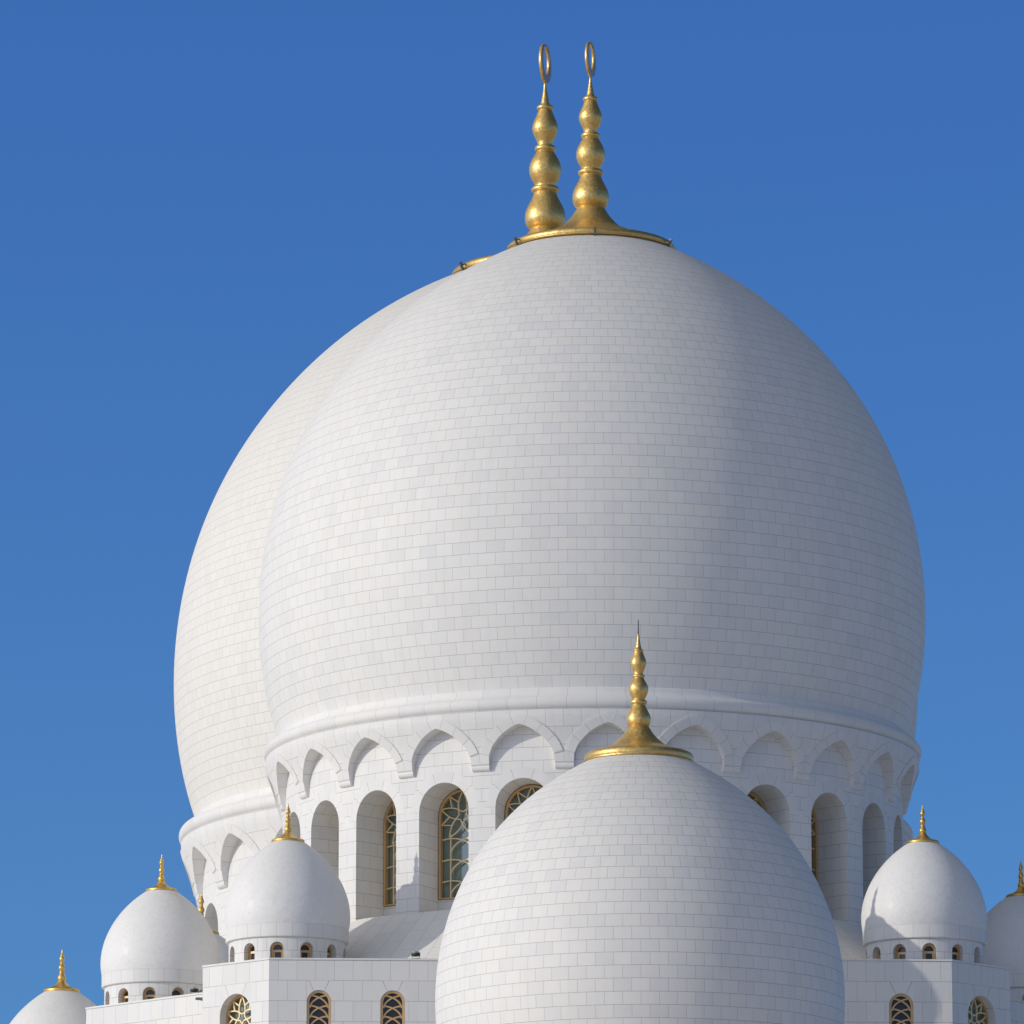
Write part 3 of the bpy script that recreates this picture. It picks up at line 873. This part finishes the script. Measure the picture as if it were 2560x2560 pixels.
# ------------------------------------------------------------------ small domes
SMW = None
def small_dome(name, label, c, s, wrot, group, z_shift=0.0, kwin=True, roofz=None):
    """copy of the small dome form: s = size, z_shift = lift against the right-hand small dome"""
    zb0 = SM_Z[0]
    z_shift += 0.05
    def zm(z): return zb0 + z_shift + (z - zb0) * s
    t = thing(name, label, 'dome', (c.x, c.y, zm(29.0)), group)
    org = (c.x, c.y, zm(29.0))
    rr, zz, h = resample(SM_R, SM_Z, 0.12)
    mb = MB(); revolve(mb, c, rr * s, [zm(q) for q in zz], 128)
    mb.build('dome_shell', M_SMALL, t, org)
    r0 = SM_R[0]
    bt = 0.45
    prof = [(r0 - 0.16, zb0 - bt - 0.065), (r0 - 0.05, zb0 - bt - 0.05), (r0 - 0.012, zb0 - bt - 0.03), (r0 - 0.002, zb0 - bt), (r0 + 0.004, zb0 - 0.004), (r0 - 0.02, zb0 + 0.0), (r0 - 0.1, zb0 + 0.002)]
    mb = MB()
    for sg in (prof[:3], prof[2:4], prof[3:5], prof[4:]): revolve(mb, c, [p[0] * s for p in sg], [zm(p[1]) for p in sg], 128, un=24, rot=wrot)
    bo = mb.build('band', M_CLAD, t, org)
    Rw = (r0 - 0.11) * s
    w = 0.25 * s
    zt = zm(zb0 - bt - 0.06)
    zs = zm(zb0 - bt - 0.22) - w
    mb = MB(); drum_wall(mb, c, Rw, 12, wrot, w, zs, zm(29.1), zm(28.9), zt, 0.26 * s, 0.40 * s, 0.47 * s, zref=zt - 0.47 * s)
    mb.build('drum_wall', M_CLAD, t, org)
    wp = None
    for q in range(12):
        a0 = wrot + q * R(30); yi = Rw - 0.24 * s
        lc = Vector((math.sin(a0) * yi, -math.cos(a0) * yi, 0.1 * s))
        if wp is None:
            wp = window_proto('small', 0.24 * s, zs - zm(29.1), t, (M_GLASSD,)); wp.location = lc; wp.rotation_euler = (0, 0, a0)
        else: copy_part(wp, t, lc, a0)
    rd = 0.595 * s
    iz = float(np.interp(-rd, -SM_R[np.argmax(SM_R):], SM_Z[np.argmax(SM_R):])) if s == 1 else float(np.interp(-0.595, -SM_R[np.argmax(SM_R):], SM_Z[np.argmax(SM_R):]))
    make_finial(c, zm(iz) + 0.01, rd, False, t, org, 48, M_GOLDS)
    return t

GS = 'small smooth domes round the front great dome'
RO = 16.5; q45 = RO * math.sqrt(.5)
A_ = loc(MC, -q45, q45); B_ = loc(MC, q45, q45); C_ = loc(MC, -RO, 0); D_ = loc(MC, RO, 0); H_ = loc(MC, 0, RO)
A_.y += 0.62; H_.y += 0.65; B_.x = cxs; A_.x = at(718.6, 2280, A_.y).x; C_.x = at(401.5, 2400, C_.y).x; D_.x = at(2556, 2400, D_.y).x
small_dome('small_dome', 'small smooth white dome on the flat-topped block left of the middle dome', A_, 1.0, R(-8), GS)
small_dome('small_dome', 'small smooth white dome right of the middle dome, a finial shadow on it', B_, 1.0, R(0.8), GS)
small_dome('small_dome', 'small smooth white dome at the lower left with clear blue sky on its left side', C_, 1.0, R(-8), GS, z_shift=-0.25)
small_dome('small_dome', 'shaded small dome cut off by the right edge of the photo', D_, 1.0, R(1), GS, z_shift=-0.27)
small_dome('small_dome', 'small dome standing hidden behind the middle dome in front of the great drum', H_, 1.0, R(0), GS)
E_ = at(153, 2540, 247); 
GE = 'small smooth domes farther back'
small_dome('small_dome', 'leftmost small dome, only its crown and gold finial showing above the bottom left corner', E_, 1.26, R(0), GE, z_shift=-2.05)
F_ = at(502, 2400, 243)
small_dome('small_dome', 'small dome at the back, its finial tip peeping over the lower left dome', F_, 1.24, R(0), GE, z_shift=-0.12)
G_ = at(2133, 2200, 292)
small_dome('small_dome', 'small shaded dome peeping out behind the right edge of the great drum', G_, 1.30, R(0), GE, z_shift=7.25)

# ------------------------------------------------------------------ octagonal blocks under the small domes
def wall_face(mb, p0, p1, z0, z1, openings, depth, tw, th_, zref):
    """vertical face from p0 to p1 (left to right seen from outside); openings (s, w, zspring, zbot)"""
    p0 = Vector((p0[0], p0[1], 0)); p1 = Vector((p1[0], p1[1], 0))
    t = (p1 - p0); Lx = t.length; t.normalize(); inw = Vector((-t.y, t.x, 0))
    def P(s, z, d=0): return p0 + t * s + inw * d + Vector((0, 0, z))
    def uv(s, z): return (s / tw, (z - zref) / th_)
    S = (tw, th_)
    xs = [0.0]
    marks = []
    for (sc_, w, zs, zb_) in sorted(openings):
        for i in range(21): marks.append(sc_ - w * math.cos(math.pi * i / 20))
    xs = sorted(set([0.0, Lx] + marks))
    for i in range(len(xs) - 1):
        a, b = xs[i], xs[i + 1]
        if b - a < 1e-6: continue
        m = (a + b) / 2; op = None
        for q in openings:
            if abs(m - q[0]) < q[1]: op = q
        if op:
            sc_, w, zs, zb_ = op
            za = zs + math.sqrt(max(0, w * w - (a - sc_) ** 2)); zb2 = zs + math.sqrt(max(0, w * w - (b - sc_) ** 2))
            rg = w + 0.62
            ra = min(zs + math.sqrt(max(0, rg * rg - (a - sc_) ** 2)), zref - th_ * 1.0 - 0.001); rb = min(zs + math.sqrt(max(0, rg * rg - (b - sc_) ** 2)), zref - th_ * 1.0 - 0.001)
            def ua(q, z): return (0.25, math.degrees(math.atan2(q - sc_, max(z - zs, 1e-6))) / 50 + 500.5)
            for g in range(6):
                A0 = za + (ra - za) * g / 6; A1 = za + (ra - za) * (g + 1) / 6; B0 = zb2 + (rb - zb2) * g / 6; B1 = zb2 + (rb - zb2) * (g + 1) / 6
                mb.add([P(a, A0), P(b, B0), P(b, B1), P(a, A1)], [ua(a, A0), ua(b, B0), ua(b, B1), ua(a, A1)], (20, w))
            mb.add([P(a, ra), P(b, rb), P(b, z1), P(a, z1)], [uv(a, ra), uv(b, rb), uv(b, z1), uv(a, z1)], S)
            mb.add([P(a, z0), P(b, z0), P(b, zb_), P(a, zb_)], [uv(a, z0), uv(b, z0), uv(b, zb_), uv(a, zb_)], S)
        else:
            mb.add([P(a, z0), P(b, z0), P(b, z1), P(a, z1)], [uv(a, z0), uv(b, z0), uv(b, z1), uv(a, z1)], S)
    out = []
    for (sc_, w, zs, zb_) in openings:
        lp = [(sc_ - w, zb_)] + [(sc_ - w * math.cos(math.pi * i / 24), zs + w * math.sin(math.pi * i / 24)) for i in range(25)] + [(sc_ + w, zb_)]
        for i in range(len(lp) - 1):
            a, b = lp[i], lp[i + 1]
            mb.add([P(*a), P(a[0], a[1], depth), P(b[0], b[1], depth), P(*b)],
                   [(0.5, (a[1] - zref) / th_), (0.6, (a[1] - zref) / th_), (0.6, (b[1] - zref) / th_), (0.5, (b[1] - zref) / th_)], (3, th_), 1 <= i <= len(lp) - 3)
        mb.add([P(sc_ - w, zb_), P(sc_ + w, zb_), P(sc_ + w, zb_, depth), P(sc_ - w, zb_, depth)])
        out.append((P(sc_, zb_, depth - 0.02), math.atan2(t.y, t.x)))
    return out

def coping(mb, pts, z, hgt=0.065, proud=0.035, thick=0.45):
    """flat capping stones along the top of the walls (pts left to right seen from outside)"""
    n = len(pts)
    P = [Vector((p[0], p[1], 0)) for p in pts]
    def off(d):
        o = []
        for i in range(n):
            ds = []
            if i > 0: q = (P[i] - P[i - 1]).normalized(); ds.append(Vector((q.y, -q.x, 0)))
            if i < n - 1: q = (P[i + 1] - P[i]).normalized(); ds.append(Vector((q.y, -q.x, 0)))
            m = sum(ds, Vector((0, 0, 0))).normalized(); f = d / max(0.3, m.dot(ds[0]))
            o.append(P[i] + m * f)
        return o
    a, b = off(proud), off(-thick)
    for i in range(n - 1):
        L = (P[i + 1] - P[i]).length
        u0, u1 = 0, L / 1.3
        for q0, q1, zz0, zz1 in ((a[i], a[i + 1], z, z + hgt),):
            mb.add([q0 + Vector((0, 0, zz0)), q1 + Vector((0, 0, zz0)), q1 + Vector((0, 0, zz1)), q0 + Vector((0, 0, zz1))], [(u0, .5), (u1, .5), (u1, .5), (u0, .5)], (1.3, 20))
        mb.add([a[i] + Vector((0, 0, z + hgt)), a[i + 1] + Vector((0, 0, z + hgt)), b[i + 1] + Vector((0, 0, z + hgt)), b[i] + Vector((0, 0, z + hgt))], [(u0, .5), (u1, .5), (u1, .5), (u0, .5)], (1.3, 20))
        mb.add([a[i + 1] + Vector((0, 0, z)), a[i] + Vector((0, 0, z)), b[i] + Vector((0, 0, z)), b[i + 1] + Vector((0, 0, z))])
        mb.add([b[i + 1] + Vector((0, 0, z)), b[i] + Vector((0, 0, z)), b[i] + Vector((0, 0, z + hgt)), b[i + 1] + Vector((0, 0, z + hgt))])
    for i in (0, n - 1):
        mb.add([a[i] + Vector((0, 0, z)), a[i] + Vector((0, 0, z + hgt)), b[i] + Vector((0, 0, z + hgt)), b[i] + Vector((0, 0, z))])

ZP = 29.25
def block(name, label, c, poly, faces_windows, group, ZP=29.25):
    """poly: (a, b) corners, left to right seen from outside (front side); b towards the camera"""
    W = [Vector((c.x, c.y, 0)) + U * a + V * b for a, b in poly]
    ctr = sum(W, Vector((0, 0, 0))) / len(W)
    t = thing(name, label, 'building', (ctr.x, ctr.y, 0), group)
    org = (ctr.x, ctr.y, 0)
    mb = MB()
    th_ = 0.725
    zt = ZP - 0.065
    n = len(W)
    spots = []
    for i in range(n):
        p0, p1 = W[i], W[(i + 1) % n]
        ops = faces_windows.get(i, [])
        res = wall_face(mb, p0, p1, 0.0, zt, [(s, w, zs, zb_) for (s, w, zs, zb_, kind, d) in ops], ops[0][5] if ops else 0.1, 0.66, th_, zt)
        for r_, op in zip(res, ops): spots.append((r_, op))
    mb.add([w + Vector((0, 0, zt - 0.25)) for w in W])
    mb.build('wall', M_CLAD, t, org)
    cb = MB(); coping(cb, W + [W[0]], zt + 0.004)
    cb.build('coping', M_CLAD, t, org)
    protos = {}
    for (pos, ang), (s, w, zs, zb_, kind, d) in spots:
        lc = pos - Vector(org)
        if kind not in protos:
            o = window_proto(kind, w - 0.01, zs - zb_, t, (M_GLASS if kind == 'flower' else M_GLASSD,))
            o.location = lc; o.rotation_euler = (0, 0, ang); protos[kind] = o
        else: copy_part(protos[kind], t, lc, ang)
    return t

# heights of the window crowns read off the photograph
zA1 = at(797.6, 2474.5, A_.y - 2.75).z
zA2 = at(600, 2485, A_.y - 1.6).z
wl_ = 0.43
polyA = [(-3.0, -4.0), (-3.0, 0.48), (-0.65, 2.75), (5.36, 2.75), (5.36, -4.0)]
cor = loc(A_, -0.65, 2.75)
def sfront(px, c, a0): return (at(px, 2450, c.y - 2.75).x - (c.x + U.x * a0 + V.x * 2.75)) / U.x
chl = math.hypot(3.0 - 0.65, 2.75 - 0.48)
block('corner_block', 'white block left of the middle dome with two lattice windows side by side', A_, polyA,
      {1: [(chl * 0.5, 0.77, zA2 - 0.77, 24.6, 'flower', 0.36)],
       2: [(sfront(797.6, A_, -0.65), wl_, zA1 - wl_, 25.0, 'lattice', 0.10), (sfront(981.7, A_, -0.65), wl_, zA1 - wl_, 25.0, 'lattice', 0.10)]}, 'corner blocks under the small domes')
polyB = [(-5.36, -4.0), (-5.36, 2.75), (0.65, 2.75), (3.0, 0.48), (3.0, -4.0)]
zB1 = at(2252, 2484, B_.y - 2.75).z
block('corner_block', 'white block right of the middle dome, its right-hand slanting face all in shade', B_, polyB,
      {1: [(sfront(2252, B_, -5.36), wl_, zB1 - wl_, 25.0, 'lattice', 0.10), (sfront(2252, B_, -5.36) - 2.75, wl_, zB1 - wl_, 25.0, 'lattice', 0.10)],
       2: [(chl * 0.5, 0.77, zA2 - 0.77, 24.6, 'flower', 0.36)]}, 'corner blocks under the small domes')
polyC = [(-2.75, -6), (-2.75, 0.35), (1.7, 5.2), (7.5, 5.2), (7.5, -6)]
block('corner_block', 'far left white block with a slanting parapet below the lower left dome', C_, polyC, {}, 'corner blocks under the small domes', 29.09)
polyD = [(-7.5, -6), (-7.5, 5.2), (-1.7, 5.2), (2.75, 0.35), (2.75, -6)]
block('corner_block', 'shaded far right block below the dome cut off by the photo edge', D_, polyD, {}, 'corner blocks under the small domes', 29.09)

# bodies under the domes, out of the picture below
def octagon_body(name, label, c, rad, top, cat='building'):
    t = thing(name, label, cat, (c.x, c.y, 0))
    mb = MB(); P = []
    for j in range(8):
        a = TH + R(22.5) + R(45) * j
        P.append(Vector((c.x + rad * math.cos(a), c.y + rad * math.sin(a), 0)))
    for j in range(8):
        wall_face(mb, P[j], P[(j + 1) % 8], 0, top, [], 0.1, 0.66, 0.725, top)
    mb.add([p + Vector((0, 0, top)) for p in P])
    mb.build('wall', M_CLAD, t, t.location)
    return t
octagon_body('hall_tower', 'eight-sided white hall tower carrying the front great dome', MC, 14.6, 28.85)
octagon_body('hall_tower', 'eight-sided white hall tower carrying the largest dome at the back', RC, 20.0, zmapr(28.4))
def slab(name, label, x0, x1, y0, y1, top):
    c = Vector(((x0 + x1) / 2, (y0 + y1) / 2, 0)); t = thing(name, label, 'building', c)
    mb = MB(); P = [Vector((x0, y0, 0)), Vector((x1, y0, 0)), Vector((x1, y1, 0)), Vector((x0, y1, 0))]
    for j in range(4): wall_face(mb, P[j], P[(j + 1) % 4], 0, top, [], 0.1, 1.2, 0.9, top)
    mb.add([p + Vector((0, 0, top)) for p in P])
    mb.build('wall', M_CLAD, t, c)
slab('prayer_hall', 'long low white prayer hall body beneath all the domes', -48, 56, 186, 330, 20.0)

# ------------------------------------------------------------------ roof-edge fittings
def floodlight(label, p, s, rz):
    t = thing('floodlight', label, 'floodlight', p, 'floodlights on the parapets')
    mb = MB()
    q = [(0.02, -0.02), (0.15, 0.0), (0.20, 0.05), (0.17, 0.13), (0.10, 0.20), (0.01, 0.22)]
    revolve(mb, (0, 0, 0), [a * s for a, b in q], [0.10 * s + b * s for a, b in q], 20)
    h = mb.build('housing', M_DARK, t)
    mb = MB(); add_cyl(mb, (0, 0, 0.225 * s), (0, 0, 1), 0.19 * s, 0.165 * s, 0.06 * s, 20); add_cyl(mb, (0, 0, 0.285 * s), (0, 0, 1), 0.15 * s, 0.02 * s, 0.03 * s, 20)
    mb.build('hood', M_LENS, t)
    mb = MB(); add_box(mb, (-0.16 * s, 0, 0.07 * s), 0.02, 0.05, 0.16 * s); add_box(mb, (0.16 * s, 0, 0.07 * s), 0.02, 0.05, 0.16 * s); add_box(mb, (0, 0, 0.006), 0.34 * s, 0.07, 0.02)
    mb.build('bracket', M_STEEL, t)
    t.rotation_euler = (0, 0, rz)
    return t
p = at(1039.6, 2390, A_.y - 2.55); p.z = ZP + 0.004
floodlight('round black and silver floodlight on the parapet just left of the middle dome', p, 0.85, 0)
p2 = loc(C_, 1.25, 4.55); p2.x = at(486, 2478, p2.y).x; p2.z = 29.09 + 0.004
floodlight('flat silver floodlight on the slanting parapet at the lower left', p2, 0.85, R(20))

def camera_box(label, p, rz):
    t = thing('security_camera', label, 'camera', p, 'small cameras on the walls')
    mb = MB(); add_box(mb, (0, -0.12, 0.03), 0.09, 0.24, 0.09); add_cyl(mb, (0, -0.24, 0.03), (0, -1, 0), 0.03, 0.03, 0.03, 12)
    mb.build('body', M_STEEL, t)
    mb = MB(); add_cyl(mb, (0, 0, 0), (0, -1, 0), 0.05, 0.04, 0.05, 12); add_box(mb, (0, -0.05, -0.015), 0.03, 0.1, 0.03)
    mb.build('mount', M_STEEL, t)
    t.rotation_euler = (0, 0, rz)
pc = loc(A_, 5.36, 2.3); pc.z = at(1092, 2407, pc.y).z
camera_box('small wall camera at the top corner of the block beside the middle dome', pc, R(90))
pc = loc(A_, -3.0, -0.6); pc.z = at(501, 2499, pc.y).z
camera_box('small wall camera on the left side of the lit corner block', pc, R(-90))

# ------------------------------------------------------------------ ground
mb = MB(); S = 6000
mb.add([(-S, -S, 0), (S, -S, 0), (S, S, 0), (-S, S, 0)])
g = mb.build('ground', M_GROUND); g['kind'] = 'structure'
